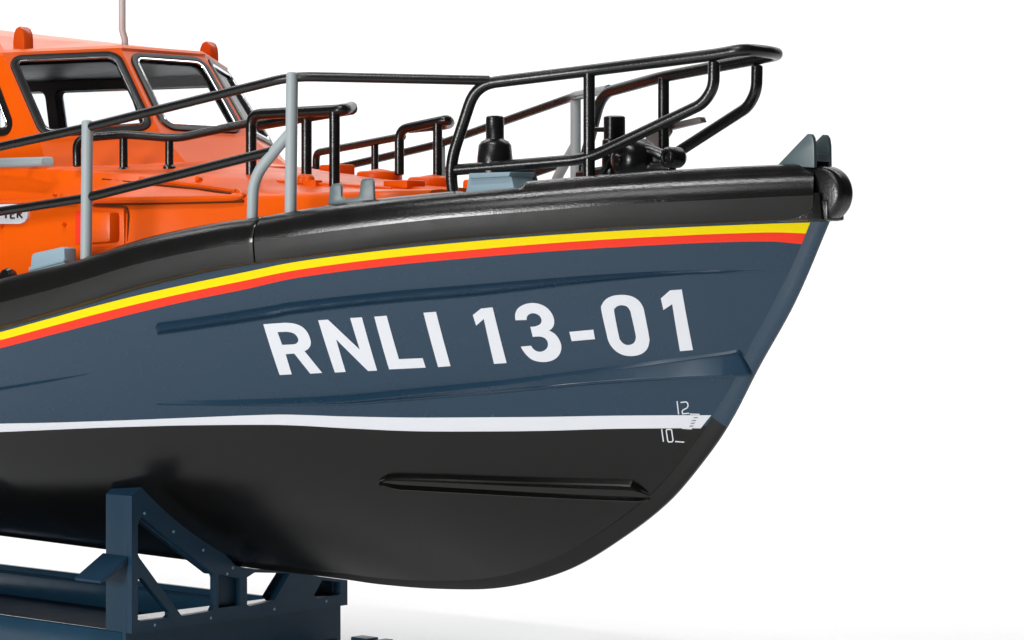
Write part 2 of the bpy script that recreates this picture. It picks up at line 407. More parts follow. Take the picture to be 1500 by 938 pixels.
# fender
def nrm2(s):
    e = .05; t = Vector((2*e, -(bb(s+e)-bb(s-e)))).normalized(); return Vector((t.y, -t.x)) if Vector((t.y, -t.x)).y < 0 else Vector((-t.y, t.x))
prof = [(-.30, -.0), (-.06, -.0), (-.02, .02), (.0, .06), (.024, .26), (.038, .44)]+[(.038-.36*(1-math.cos(a)), .46+.54*math.sin(a)) for a in [math.radians(k) for k in (8, 17, 26, 35, 44, 53, 62, 71, 80, 90)]]+[(-.55, 1.0), (-.60, .95), (-.60, .45)]
def step(x, a, b):
    k = min(max((x-a)/(b-a), 0), 1); return k*k*(3-2*k)
def fender_ring(s, side, k=1, rough=0):
    n = nrm2(s); H_ = zF(s)-zG(s)
    wv = .006*math.sin(s*1.3)+.002*math.sin(s*4.1+1)
    o = []
    for q, (d, h) in enumerate(prof):
        d = d*k+(wv if 2 < q < 12 else 0)*rough
        dz = 0
        if h >= .94: dz = step(s, 4.42, 4.32)*.05-step(s, 4.32, 4.42)*step(s, 5.40, 5.32)*.035-step(s, 12.1, 12.25)*.07
        o.append((s+n.x*d, side*max(-(-bb(s)+n.y*d), .01), zG(s)+h*H_+dz))
    return o
def fender_run(s0, s1, n, side, k=1):
    mb = MB(); rows = [fender_ring(s0+(s1-s0)*i/n, side, k, 1) for i in range(n+1)]
    # rounded ends
    def shrink(r, f, ds):
        c_ = Vector(r[len(r)//2]); cc = sum((Vector(p) for p in r), Vector())/len(r)
        return [Vector(p)*(f)+cc*(1-f)+Vector((ds, 0, 0)) for p in r]
    rows = [shrink(rows[0], .95, -.018)]+rows+[shrink(rows[-1], .95, .018)]
    o = mb.grid(rows, 0, True, fn=lambda i, j: 1 if j < 5 else 0); L = len(prof)
    mb.cap(range(o, o+L)); e = o+(len(rows)-1)*L; mb.cap(list(range(e, e+L))[::-1]); return mb
for side in (-1, 1):
    link('fender', fender_run(.46, 8.57, 320, side), [M['fender'], M['fmatt']], boat)
    link('fender', fender_run(8.62, 29, 300, side, 1.0), [M['fender'], M['fmatt']], boat)
# bow roller and lugs
mb = MB()
mb.lathe((.44, -.17, .965), (0, 1, 0), [(.30, -.02), (.37, 0), (.40, .03), (.41, .08), (.41, .26), (.40, .31), (.37, .34), (.30, .36)], 48)
mb.box((.50, 0, .72), (.50, .44, .30)); mb.box((.44, 0, .62), (.34, .30, .12))
link('bow_roller', mb, M['rail'], boat, bevel=.03)
mb = MB(); mb.lathe((.52, -.30, .80), (0, 1, 0), [(.05, 0), (.06, .02), (.06, .6), (.05, .62)], 16); 
mb.prism([(.30, -.27, .57), (.95, -.50, .555), (.92, -.52, .66), (.62, -.42, .98), (.36, -.26, .98)], (.03, .14, 0))
mb.prism([(.30, .27, .57), (.95, .50, .555), (.92, .52, .66), (.62, .42, .98), (.36, .26, .98)], (.03, -.14, 0))
link('bow_lug', mb, M['fender'], boat, bevel=.025)
mb = MB()
for Y, px_ in ((-.19, [(1140, 243), (1182, 199), (1185, 196), (1190, 196.5), (1193, 202), (1194.5, 212), (1195, 246)]), ):
    tri = [atY(x, y, Y) for x, y in px_]
    for sg in (1, -1):
        mb.prism([(s, Y*sg-.04, z) for s, _, z in tri], (0, .08, 0))
mb.box((.62, 0, 1.50), (.30, .32, .12))
link('bow_fairlead', mb, M['dgrey'], boat, bevel=.02)
# deck
mb = MB(); rows = []
for i in range(121):
    s = .5+28.5*i/120; rows.append([(s, -(bb(s)-.5)*(1-2*j/8), zF(s)-.42+.0*j) for j in range(9)])
mb.grid(rows); link('deck', mb, M['grey'], boat)
# ------------------------------------------------------------ deckhouse (low orange superstructure)
E_ = [(7.3, 1.25, 1.10), (7.8, 1.75, 1.085), (8.9, 2.0, 1.08), (10.3, 2.2, 1.07), (11.5, 2.5, 1.05), (12.57, 2.88, 1.03), (13.6, 3.12, 1.03), (15.9, 3.28, 1.0), (22, 3.4, .98), (26, 3.4, .95)]
eY, eZ = hermite([(a, b) for a, b, _ in E_]), hermite([(a, b) for a, _, b in E_])
K_ = [(7.3, .6, 1.15), (8.9, 1.1, 1.22), (10.3, 1.35, 1.32), (11.6, 1.75, 1.40), (12.6, 2.15, 1.46), (13.4, 2.6, 1.50), (14.8, 2.92, 1.60), (16, 3.02, 1.62), (22, 3.1, 1.62), (26, 3.1, 1.6)]
kY, kZ = hermite([(a, b) for a, b, _ in K_]), hermite([(a, b) for a, _, b in K_])
cZ = hermite([(7.3, 1.17), (8.4, 1.22), (10, 1.40), (11.5, 1.58), (13.0, 1.76), (14, 1.8), (24, 1.8)])
def house_ring(s):
    a = []
    for sg in (-1, 1):
        q = [(s, sg*(eY(s)+.16), zF(s)-.8), (s, sg*(eY(s)+.10), zF(s)+.05), (s, sg*(eY(s)+.03), eZ(s)-.10), (s, sg*(eY(s)+.0), eZ(s)-.03), (s, sg*(eY(s)-.05), eZ(s)+.015)]
        dy, dz = eY(s)-kY(s), kZ(s)-eZ(s)
        q += [(s, sg*(eY(s)-.05-dy*.35), eZ(s)+.015+dz*.36), (s, sg*(kY(s)+.06), kZ(s)-.03), (s, sg*(kY(s)-.05), kZ(s)+.015), (s, sg*kY(s)*.5, kZ(s)+(cZ(s)-kZ(s))*.75)]
        a.append(q)
    return a[0]+[(s, 0, cZ(s))]+a[1][::-1]
mb = MB(); st = [7.3+.15*i for i in range(70)]+[18, 20, 22, 24, 26]
rows = [house_ring(s) for s in st]
o = mb.grid(rows); n = len(rows[0]); mb.cap(range(o, o+n)); mb.cap([o+(len(rows)-1)*n+i for i in range(n)][::-1])
DH = link('deckhouse', mb, M['orange'], boat, angle=28)
# coaming between deckhouse and windscreen
Wp = [(24.5, -2.98, 2.05), (15.25, -2.84, 2.10), (14.08, -1.08, 2.27), (14.08, 1.08, 2.27), (15.25, 2.84, 2.10), (24.5, 2.98, 2.05)]
Kp = [(24.7, -3.1, 1.55), (14.85, -2.98, 1.55), (13.1, -1.25, 1.62), (13.1, 1.25, 1.62), (14.85, 2.98, 1.55), (24.7, 3.1, 1.55)]
mb = MB()
Wl = [(s+.05, y*.99, z+.0) for s, y, z in Wp]
mb.grid([Kp, Wp]); mb.cap([0, 1, 2, 3, 4, 5]); mb.grid([Wp, [(s+.12, y*.95, z+.01) for s, y, z in Wp]])
WH0 = link('windscreen_coaming', mb, M['orange'], DH, angle=25)
mb = MB(); mb.add([(s+.12, y*.95, z+.01) for s, y, z in Wp], [range(6)])
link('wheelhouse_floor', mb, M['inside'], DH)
# ------------------------------------------------------------ wheelhouse
Rp = [(24.1, -2.72, 3.85), (16.47, -2.70, 3.66), (15.22, -1.0, 3.78), (15.22, 1.0, 3.78), (16.47, 2.70, 3.66), (24.1, 2.72, 3.85)]
wheel = MB(); frames = []; TH = .14
cen = Vector((18, 0, 3.0))
def panel(a, b, c_, d, windows):
    """a,b bottom; c_,d top (d above a). windows: (u0,u1,v0,v1,r) -> holes; outward normal away from the cabin centre"""
    a, b, c_, d = map(Vector, (a, b, c_, d))
    P = lambda u, v: (a*(1-u)+b*u)*(1-v)+(d*(1-u)+c_*u)*v
    n = ((b-a).cross(d-a)).normalized()
    if n.dot(a-cen) < 0: n = -n
    holes = []
    wd = ((b-a).length+(c_-d).length)/2; ht = ((d-a).length+(c_-b).length)/2
    for u0, u1, v0, v1, r in windows:
        cu, cv, hu, hv = (u0+u1)/2, (v0+v1)/2, (u1-u0)/2, (v1-v0)/2
        rr = rrect(hu*wd, hv*ht, r, 6)
        h = [P(cu+x/wd, cv+y/ht) for x, y in rr]; holes.append(h)
        frames.append((h, n))
    out = [P(0, 0), P(1, 0), P(1, 1), P(0, 1)]
    fl = [p for l in [out]+holes for p in l]
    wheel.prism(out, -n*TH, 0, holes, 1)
win1 = [(.06, .93, .07, .94, .17)]
panel(Wp[2], Wp[3], Rp[3], Rp[2], [(.09, .92, .07, .93, .2)])
panel(Wp[1], Wp[2], Rp[2], Rp[1], win1)
panel(Wp[4], Wp[3], Rp[3], Rp[4], win1)
for i0, i1, wn in ((1, 0, [(.07, .42, .12, .78, .25), (.47, .92, .12, .78, .25)]), (4, 5, [(.045, .335, .05, .84, .2), (.38, .685, .05, .84, .2), (.72, .95, .05, .84, .2)])):
    panel(Wp[i0], Wp[i1], Rp[i1], Rp[i0], wn)
panel(Wp[5], Wp[0], Rp[0], Rp[5], [(.1, .3, .1, .8, .2), (.7, .9, .1, .8, .2)])
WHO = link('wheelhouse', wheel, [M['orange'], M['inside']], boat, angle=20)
for h, n in frames:
    h = [Vector(p) for p in h]; cc = sum(h, Vector())/len(h)
    def ringoff(k, d):
        o = []
        for i, p in enumerate(h):
            t = (h[(i+1) % len(h)]-h[i-1]).normalized(); q = t.cross(n)
            if q.dot(p-cc) < 0: q = -q
            o.append(p+q*k+n*d)
        return o
    mb = MB()
    rows = [ringoff(.09, .002), ringoff(.082, .035), ringoff(-.0, .045), ringoff(-.035, .03), ringoff(-.045, -.10), ringoff(-.02, -.15)]
    mb.grid(rows, 0, True); link('window_frame', mb, M['rubber'], WHO)
    mb = MB(); rows = [ringoff(-.03, .030), ringoff(-.04, .042), ringoff(-.062, .04), ringoff(-.072, .015), ringoff(-.055, -.0)]
    mb.grid(rows, 0, True); link('window_trim', mb, M['chrome'], WHO)
    mb = MB(); g = ringoff(-.04, -.02); g2 = ringoff(-.04, -.045)
    mb.add(g, [range(len(g))]); link('window_pane', mb, M['glass'], WHO)
# roof
mb = MB()
def exp(p, k, dz): return (18.5+(p[0]-18.5)*k, p[1]*k, p[2]+dz)
r0 = [exp(p, .955, -.12) for p in Rp]; r1 = [exp(p, 1.0, .0) for p in Rp]; r2 = [exp(p, 1.005, .05) for p in Rp]; r3 = [exp(p, .985, .10) for p in Rp]
r4 = [(19, -1.9, 4.20), (17.8, -1.8, 4.10), (16.6, -.7, 4.02), (16.6, .7, 4.02), (17.8, 1.8, 4.10), (19, 1.9, 4.20)]
r4 = [(23.8, -2.0, 4.90), (17.6, -2.0, 4.12), (16.4, -.8, 4.0), (16.4, .8, 4.0), (17.6, 2.0, 4.12), (23.8, 2.0, 4.90)]
o = mb.grid([r1, r2, r3, r4], 0, True); mb.cap([o+18+i for i in range(6)])
RF = link('roof', mb, M['roof'], WHO, angle=18)
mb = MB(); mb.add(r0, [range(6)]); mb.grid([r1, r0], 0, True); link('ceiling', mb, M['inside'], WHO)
# beacons
for Y in (-2.24, 2.24):
    s, _, z = atY(34, 80, -2.24)
    mb = MB(); pf = []
    outl = [(-.17, -.08), (-.165, .16), (-.145, .28), (-.09, .37), (0, .41), (.09, .37), (.145, .28), (.165, .16), (.17, -.08)]
    mb.prism([(s+x, Y-.11, 3.80+zz) for x, zz in outl], (0, .22, 0)); mb.box((s, Y, 3.74), (.40, .32, .10))
    link('beacon', mb, M['beacon'], WHO, bevel=.05)
mb = MB(); pm = atY(183, 66, .2)
mb.tube([(pm[0], .2, 3.9), (pm[0], .2, 4.12), (pm[0]+.02, .15, 4.3), (pm[0]+.03, .15, 9)], .065, 12); link('antenna', mb, mat('light_grey_metal', (.5, .5, .5), .4, .2, 700), WHO)
# side fittings on the deckhouse
mb = MB(); a = atY(-40, 240, -3.3); b = atY(66, 237, -3.3); mb.tube([(22, -3.35, a[2]), a, b, (b[0]-.02, b[1]+.12, b[2])], .085); 
for s in (15.2, 17.5, 20): mb.tube([(s, -3.3, b[2]), (s, -2.95, b[2]+.02)], .05)
link('hand_rail', mb, M['grey'], DH)
def side_pt(x, y):   # point on the deckhouse starboard side under the E edge
    Y = -3.1
    for _ in range(40):
        p = atY(x, y, Y); Y = .5*Y+.5*(-(eY(p[0])+.06))
    return atY(x, y, Y)
def side_plate(px_pts, thick, m, name, parent=DH, bev=.0):
    P = [Vector(side_pt(*p)) for p in px_pts]; mb = MB()
    mb.prism([p+Vector((0, .03, 0)) for p in P], (0, -thick-.03, 0)); return link(name, mb, m, parent, bevel=bev)
side_plate([(136, 304), (184, 306), (185, 361), (137, 364)], .05, M['orange'], 'locker_frame', bev=.02)
side_plate([(138, 310), (178, 311), (178, 355), (138, 358)], .26, M['orange'], 'locker', bev=.07)
side_plate([(112, 310), (122, 309), (122, 356), (112, 357)], .03, M['red'], 'red_patch')
lab = [(-60, 302), (18, 299), (34, 299), (40, 303), (42, 310), (41, 320), (37, 325), (30, 328), (-60, 329)]
side_plate(lab, .02, M['white'], 'label_plate')
def side_strokes(lines, w, name):
    mb = MB()
    for (x0, y0), (x1, y1) in lines:
        t = Vector((x1-x0, y1-y0)).normalized(); nn = Vector((-t.y, t.x))*w/2
        P = [Vector(side_pt(*q)) for q in ((x0+nn.x, y0+nn.y), (x1+nn.x, y1+nn.y), (x1-nn.x, y1-nn.y), (x0-nn.x, y0-nn.y))]
        mb.prism([p+Vector((0, -.015, 0)) for p in P], (0, -.012, 0))
    link(name, mb, M['ink'], DH)
side_strokes([((6, 309), (14, 308)), ((10, 309), (10, 320)), ((17, 308), (17, 320)), ((17, 308), (23, 307)), ((17, 314), (22, 313.5)), ((17, 320), (23, 319.5)), ((27, 308), (27, 319.5)), ((27, 308), (32, 308)), ((32, 308), (33, 312)), ((33, 312), (28, 314)), ((29, 314), (34, 319.5))], 2.0, 'label_writing')
def ridge(pts, r, name='moulded_rib', m='orange'):
    mb = MB(); mb.tube(fillet(pts, .1), r, 8); link(name, mb, M[m], DH)
def slope_pt(x, y):  # point on the slope between E and K
    Y = -2.5
    for _ in range(60):
        p = atY(x, y, Y); s = p[0]; k = (p[2]-eZ(s))/max(kZ(s)-eZ(s), .05); k = min(max(k, 0), 1)
        Y = .6*Y+.4*(-(eY(s)+(kY(s)-eY(s))*k))
    return atY(x, y, Y)
ridge([slope_pt(x, y) for x, y in [(205, 262), (233, 266.5), (290, 273), (345, 281)]], .05)
ridge([side_pt(x, y) for x, y in [(140, 299), (200, 298.5), (280, 297), (340, 295.5), (356, 295)]], .022, 'brown_line', 'brown')
ridge([slope_pt(x, y) for x, y in [(150, 263), (233, 271.5), (290, 277), (338, 284)]], .020, 'brown_line', 'brown')
ridge([side_pt(x, y) for x, y in [(187, 366), (188, 312), (184, 303), (136, 301)]], .018, 'brown_line', 'brown')
ridge([side_pt(x, y) for x, y in [(-40, 301), (60, 299), (112, 297)]], .014, 'brown_line', 'brown')
ridge([side_pt(x, y) for x, y in [(138, 294), (200, 293.5), (280, 292), (346, 290)]]+[slope_pt(357, 287), slope_pt(350, 281)], .06)
ridge([side_pt(x, y) for x, y in [(-40, 297), (0, 296), (60, 294.5), (112, 292)]], .04)
for x, y, r in ((292, 264, .06), (95, 330, .035), (3, 332, .035), (81, 287, .03)):
    mb = MB(); p = (slope_pt if y < 280 else side_pt)(x, y); mb.lathe((p[0], p[1]+.02, p[2]), (0, -1, .3), [(r, 0), (r, .05), (r*.7, .09)], 14)
    link('stud', mb, M['orange'], DH)
# hatches and fittings on the coachroof
def topz(s, y):
    k = kY(s); return kZ(s)+(cZ(s)-kZ(s))*(1-abs(y)/k)*1.1 if abs(y) < k else eZ(s)+(kZ(s)-eZ(s))*(eY(s)-abs(y))/(eY(s)-k)
def hatch(s, y, w, h_, m='orange', dome=0):
    mb = MB(); z = topz(s, y)
    if dome:
        mb.lathe((s, y, z-.06), (0, 0, 1), [(w, 0), (w, .16), (w*.93, .20), (w*.8, .21), (w*.74, .16), (w*.45, .22), (.02, .25)], 32)
    else:
        mb.box((s, y, z+h_/2-.04), (w, w*.8, h_)); 
    link('hatch', mb, M[m], DH, bevel=.03)
hatch(8.9, .5, .42, .1, dome=1); hatch(10.4, .75, .40, .1, dome=1); hatch(7.75, .35, .22, .1, dome=1)
hatch(8.35, -.75, .55, .14); hatch(11.7, 1.0, .5, .22)
mb = MB()
for x, y in ((444, 262), (452, 258)):
    p = slope_pt(x, y); z = topz(p[0], p[1]); mb.lathe((p[0], p[1], z-.03), (0, 0, 1), [(.10, 0), (.10, .09), (.085, .12), (.05, .15)], 18)
p = slope_pt(458, 270); mb.box((p[0], p[1], p[2]), (.3, .16, .13))
link('deck_filler', mb, M['orange'], DH, bevel=.015)
# panel joints on the front of coachroof: thin raised lip
ridge([(8.2, -1.2, topz(8.2, -1.2)+.005), (10.6, -1.5, topz(10.6, -1.5)), (11.6, -.2, topz(11.6, -.2)+.01), (12.6, -.9, topz(12.6, -.9))], .022)
# black grab rails around the windscreen base
def grab(pts, legs, r=.085, fil=.2):
    mb = MB(); mb.tube(fillet(pts, fil), r); g = link('grab_rail', mb, M['rail'], DH)
    for a, b in legs:
        mb = MB(); mb.tube([a, b], r*.98, ends=False); mb.lathe((b[0], b[1], b[2]), (0, 0, 1), [(r*1.5, -.02), (r*1.5, .02), (r*1.1, .05)], 16); link('leg', mb, M['rail'], g)
Pz = lambda x, y, Y: atY(x, y, Y)
def leg(x, yt, yb, Y):
    a = atY(x, yt, Y); b = atY(x, yb, Y); return (a, (a[0], a[1], b[2]))
grab([Pz(113, 243, -2.95), Pz(112, 203, -2.95), Pz(183, 197, -2.3), Pz(258, 203, -1.75), Pz(366, 180, -1.0)], [leg(181, 197, 250, -2.3), leg(248, 203, 246, -1.8)], .075)
grab([Pz(368, 285, -1.3), Pz(368, 168, -1.3), Pz(504, 161, -1.3), (Pz(504, 161, -1.3)[0]+.38, -.75, 2.56), (Pz(455, 178, -.75)[0]-1, -.75, 2.52), Pz(380, 183, -.75)], [leg(490, 163, 300, -1.3), leg(449, 172, 262, -.75)], .095, .22)
grab([Pz(585, 255, .75), Pz(585, 190, .75), Pz(656, 175, .75), (Pz(656, 175, .75)[0]+.3, 1.15, 2.32), (Pz(600, 196, 1.15)[0], 1.15, 2.28)], [leg(641, 180, 300, .75)], .085, .2)
grab([Pz(463, 262, 2.2), Pz(463, 224, 2.2), Pz(590, 200, 1.5)], [leg(549, 208, 262, 1.75)], .07, .15)
# ------------------------------------------------------------ guard rails and stanchions (mirrored port and starboard)
def gun(x, y, inset=.35):
    Y = -2.
    for _ in range(60): Y = .5*Y-.5*(bb(atY(x, y, Y)[0])-inset)
    return atY(x, y, Y)
mir = lambda p, sg: (p[0], -sg*p[1] if sg > 0 else p[1], p[2])
pul = hermite([(1.5, -.52), (2.1, -.54), (4.22, -.92), (5.99, -1.53), (6.6, -1.62)])
def pp(x, y):
    Y = -1.
    for _ in range(60): Y = .5*Y+.5*pul(atY(x, y, Y)[0])
    return atY(x, y, Y)
for sg in (-1, 1):
    m_ = lambda P: [mir(p, sg) for p in P]
    top = [gun(-60, 229), gun(0, 215), gun(128, 187), gun(428, 112), pp(716, 118)]
    top = [(24, -bb(24)+.35, top[0][2]-.2)]+top
    mb = MB(); mb.tube(fillet(m_(top), .35), .078); link('guard_rail', mb, M['rail'], boat)
    g1, gf = gun(122, 291), gun(397, 222)
    mid = [(24, -bb(24)+.35, gun(-60, 318)[2]), gun(-60, 319), gun(0, 310), g1, gf]
    mb = MB(); mb.tube(m_(mid), .078); link('guard_rail', mb, M['rail'], boat)
    t2 = gun(428, 112); b2 = gun(422, 320)
    mb = MB(); mb.tube(m_([(t2[0], t2[1], t2[2]+.04), (t2[0]+.02, t2[1]-.02, .5)]), .095, 14); 
    mb.tube(fillet(m_([gun(425, 195), gun(410, 212), gun(371, 260), (gun(369, 300)[0], gun(369, 300)[1], .4)]), .3), .09, 14)
    if sg > 0: mb.tube(m_([t2, (t2[0]-.55, t2[1]+.25, t2[2]+.02)]), .085, 14)
    link('stanchion', mb, M['grey'], boat)
    t1 = gun(128, 184)
    mb = MB(); mb.tube(m_([(t1[0], t1[1], t1[2]+.06), (t1[0], t1[1]-.03, -.2)]), .095, 14); link('stanchion', mb, M['grey'], boat)
# pulpit
def tub(name, pts, r=.092, fil=.28, m='rail', parent=None):
    mb = MB(); mb.tube(fillet(pts, fil, 7), r, 14); return link(name, mb, M[m], parent or boat)
sb = [pp(652, 284), pp(655, 243), pp(697, 124), pp(860, 104), pp(1078, 74)]
pu = bpy.data.objects.new('pulpit', None)
bowtip = [(1.10, -.35, 3.08), (1.0, 0, 3.05), (1.10, .35, 3.03)]
sb[0] = (sb[0][0]-.25, sb[0][1]-.0, .6); 
loop = sb[:1]+[(sb[1][0]-.05, sb[1][1], sb[1][2])]+sb[2:4]+[(2.0, -.53, 3.075)]+[(1.60, -.46, 3.13), (1.50, 0, 3.12), (1.60, .46, 3.11)]+[(2.0, .53, 3.075)]+[mir(p, 1) for p in [sb[3], sb[2], (sb[1][0]-.05, sb[1][1], sb[1][2]), sb[0]]]
PU = tub('pulpit', loop, .094, .34)
for sg in (-1, 1):
    m_ = lambda P: [mir(p, sg) for p in P]
    mid = [pp(656, 250), pp(860, 233), pp(1030, 152), pp(1047, 128), pp(1046, 92)]
    tub('mid_rail', m_([mid[0], mid[1], mid[2], (mid[3][0]+.02, mid[3][1], mid[3][2]), mid[4]]), .09, .3, 'rail', PU)
    a = pp(863, 106)
    tub('post', m_([a, (a[0], a[1], .75)]), .092, .1, 'rail', PU)
# ------------------------------------------------------------ deck gear
def lath(name, s, Y, prof_, m, parent=None, n=32, bevel=0):
    mb = MB(); mb.lathe((s, Y, 0), (0, 0, 1), prof_, n); return link(name, mb, M[m], parent or boat, bevel=bevel, angle=40)
q = atY(725, 170, -1.2); z = q[2]
u = (D0+S1*q[0]-C1*1.2)/F
zz = lambda y: (HZ-y)*u
bo = lath('bollard', q[0], -1.2, [(11*u, zz(170)), (13*u, zz(172)), (13.5*u, zz(180)), (13.5*u, zz(203)), (15*u, zz(205)), (20*u, zz(207)), (24*u, zz(213)), (26*u, zz(232)), (27*u, zz(262)), (27*u, .4)], 'rail')
P = [atY(x, y, -1.55) for x, y in [(680, 292), (687, 255), (747, 252), (757, 292)]]
mb = MB(); mb.prism(P, (0, .5, 0)); mb.prism([(p[0], p[1]-.06, p[2]) for p in [atY(x, y, -1.55) for x, y in [(690, 262), (749, 259), (751, 252), (690, 254)]]], (0, .6, 0)); link('bollard_plinth', mb, M['bgrey'], boat, bevel=.02)
mb = MB(); P = [atY(x, y, -1.2) for x, y in [(740, 235), (750, 240), (765, 285), (735, 285)]]; mb.prism(P, (0, .5, 0)); link('bracket', mb, M['rail'], bo, bevel=.02)
# windlass
q = atY(900, 170, -.2); u = (D0+S1*q[0]-C1*.2)/F
cap = lath('windlass', q[0], -.2, [(13*u, zz(0)*0+(HZ-170)*u), (16*u, (HZ-172)*u), (16*u, (HZ-204)*u), (18*u, (HZ-206)*u), (19*u, (HZ-255)*u), (26*u, (HZ-262)*u), (26*u, .5)], 'rail')
mb = MB(); p = atY(910, 234, -.55)
mb.lathe(p, (-.25, 1, 0), [(14*u, -.06), (22*u, -.03), (29*u, .05), (32*u, .16), (32*u, .40), (28*u, .5)], 36)
mb.lathe((p[0], p[1]-.10, p[2]), (-.25, 1, 0), [(6*u, -.02), (8*u, .0), (8*u, .08)], 20)
link('drum', mb, M['rail'], cap, angle=40)
mb = MB(); p = atY(981, 231, -.3); mb.lathe((p[0], p[1]-.1, p[2]), (-.25, 1, 0), [(7*u, .05), (8*u, .0), (12*u, -.01), (15*u, .03), (15.5*u, .1), (15*u, .26), (11*u, .32)], 28)
mb.tube([atY(935, 215, -.3), atY(958, 222, -.3), atY(975, 230, -.25)], .09, 10); mb.tube([atY(940, 245, -.3), atY(985, 246, -.25)], .10, 10)
mb.box(atY(958, 232, -.2), (.42, .2, .28)); link('brake_lever', mb, M['rail'], cap, bevel=.01, angle=40)
mb = MB(); mb.tube([atY(885, 190, -.2), atY(862, 190, -.2)], .04, 8); mb.tube([atY(886, 250, -.4), atY(876, 262, -.4), atY(898, 232, -.4)], .05, 8)
link('handle', mb, M['rail'], cap)
# anchor stowed on the port side of the foredeck
mb = MB(); a = [atY(x, y, 1.1) for x, y in [(976, 182), (1024, 171), (1027, 179), (976, 191)]]; mb.prism(a, (0, .16, 0))
a = [atY(x, y, 1.1) for x, y in [(962, 187), (978, 182), (978, 194), (956, 226), (938, 222), (946, 200)]]; mb.prism(a, (0, .14, 0))
link('anchor', mb, mat('anchor_steel', (.11, .09, .085), .4, .3, 500, .5), boat, bevel=.02)
# fairlead on starboard side deck and blocks
mb = MB(); p0 = gun(486, 290, .42); p1 = gun(546, 290, .42)
def vg(x, y): return gun(x, y, .42)
pts = [(480, 300), (483, 275), (486, 270), (497, 268), (500, 272), (500, 288), (504, 291), (521, 290), (526, 286), (528, 266), (531, 262), (544, 261), (547, 265), (548, 300)]
mb.prism([vg(*p) for p in pts], (.06, .10, 0)); link('fairlead', mb, M['dgrey'], boat, bevel=.02)
mb = MB(); pts = [(44, 400), (46, 374), (49, 371), (90, 362), (94, 364), (95, 395)]; P = [gun(x, y, .5) for x, y in pts]; mb.prism(P, (.05, .3, 0))
mb.prism([(p[0], p[1]-.04, p[2]) for p in [gun(44, 391, .5), gun(96, 379, .5), gun(96, 384, .5), gun(44, 398, .5)]], (0, .1, 0)); link('deck_block', mb, M['bgrey'], boat, bevel=.03)
mb = MB(); p = gun(9, 399, .5); mb.lathe((p[0], p[1], p[2]-.1), (0, -1, .2), [(.17, -.1), (.18, 0), (.14, .06), (.08, .08)], 24); link('deck_fitting', mb, M['fender'], boat)
# ------------------------------------------------------------ cradle
cr = bpy.data.objects.new('display_cradle', None); C.objects.link(cr); cr.location = W((15, 0, -ZT)); cr.empty_display_size = .02
cr['label'] = 'dark navy blue cradle stand with riveted triangular frame under the model boat'; cr['category'] = 'cradle'
SF = 13.06; TZ = -6.42; WY = 2.60
def fp(x, y): return atS(x, y, SF)
TKs = .62
# transverse frame, holes follow the photograph's truss
outer = [(193, 931), (193, 727), (208, 713), (218, 717), (240, 733), (300, 780), (345, 829), (372, 834), (400, 834), (425, 838), (470, 845), (509, 850), (509, 887)]
outer = [fp(x, y) for x, y in outer]
Ylo = outer[0][1]; outer[0] = (SF, Ylo, TZ); outer[-1] = (SF, outer[-2][1], TZ)
holes_px = [
    [(204, 762), (207, 758), (212, 760), (314, 842), (316, 848), (316, 886), (312, 895), (270, 902), (266, 902), (205, 819), (202, 812), (202, 768)],
    [(202, 850), (205, 846), (209, 848), (249, 898), (249, 902), (246, 905), (206, 910), (202, 908)],
    [(362, 846), (373, 839), (425, 840), (405, 875), (401, 880), (365, 888), (362, 886)],
    [(441, 862), (443, 858), (443, 858.5)],
    [(472, 850), (499, 853), (499, 869), (496, 872), (464, 876), (460, 872)],
]
holes_px = [holes_px[0], holes_px[1], holes_px[2], holes_px[4], [(320, 843), (323, 842), (350, 847), (352.5, 850), (352.5, 887), (320, 891)]]
mb = MB(); PL = .14
mb.prism(outer, (PL, 0, 0), 0, [[fp(x, y) for x, y in h] for h in holes_px])
fr = link('end_frame', mb, M['cradle'], cr, bevel=.012)
# flanges behind the plate giving the frame its depth
fl = MB()
def flange(x0, y0, x1, y1, th=.07, dep=.62, s0=PL):
    a, b = Vector(fp(x0, y0)), Vector(fp(x1, y1)); t = (b-a).normalized(); n = Vector((0, -t.z, t.y))*th
    fl.prism([a+Vector((s0, 0, 0)), b+Vector((s0, 0, 0)), b+n+Vector((s0, 0, 0)), a+n+Vector((s0, 0, 0))], (dep, 0, 0))
pa, pb = fp(193, 727), fp(203, 727)
# the near post is a full-depth plank
s_l = atY(155, 800, pa[1])[0]
post = MB(); yA, yB = pa[1]-.0, fp(199, 760)[1]
post.prism([(SF+PL+.002, yA-.002, TZ), (SF+PL+.002, yA-.002, pa[2]), (SF+PL+.002, fp(207, 714)[1], fp(207, 714)[2]), (SF+PL+.002, fp(213, 714)[1], fp(213, 714)[2]-.04), (SF+PL+.002, yB, TZ)], (s_l-SF-PL, 0, 0))
link('post', post, M['cradle'], cr, bevel=.012)
flange(212, 713, 345, 828, .08, s_l-SF-PL-.03)
flange(203, 757, 314, 842, .05, .14)
flange(373, 839, 425, 840, .05, .4); flange(405, 876, 427, 840, -.32, .25)
flange(460, 872, 474, 848, .05, .5); flange(500, 850, 500, 884, -.1, .6)
flange(204, 813, 268, 902, .05, .3)
fl.prism([(SF+PL+.01, fp(318, 840)[1], fp(318, 893)[2]), (SF+PL+.01, fp(364, 840)[1], fp(364, 887)[2]), (SF+PL+.01, fp(364, 840)[1], fp(364, 840)[2]), (SF+PL+.01, fp(318, 840)[1], fp(318, 838)[2])], (.04, 0, 0))
zl = fp(267, 903.5)[2]
lg = MB(); lg.prism([(SF+PL+.003, fp(200, 900)[1], zl), (SF+.75, fp(200, 900)[1], zl), (SF+.75, fp(503, 860)[1], zl), (SF+PL+.003, fp(503, 860)[1], zl)], (0, 0, -.06)); link('ledge', lg, M['wall'], cr)
link('frame_flange', fl, M['cradle'], cr, bevel=.008)
mb = MB()
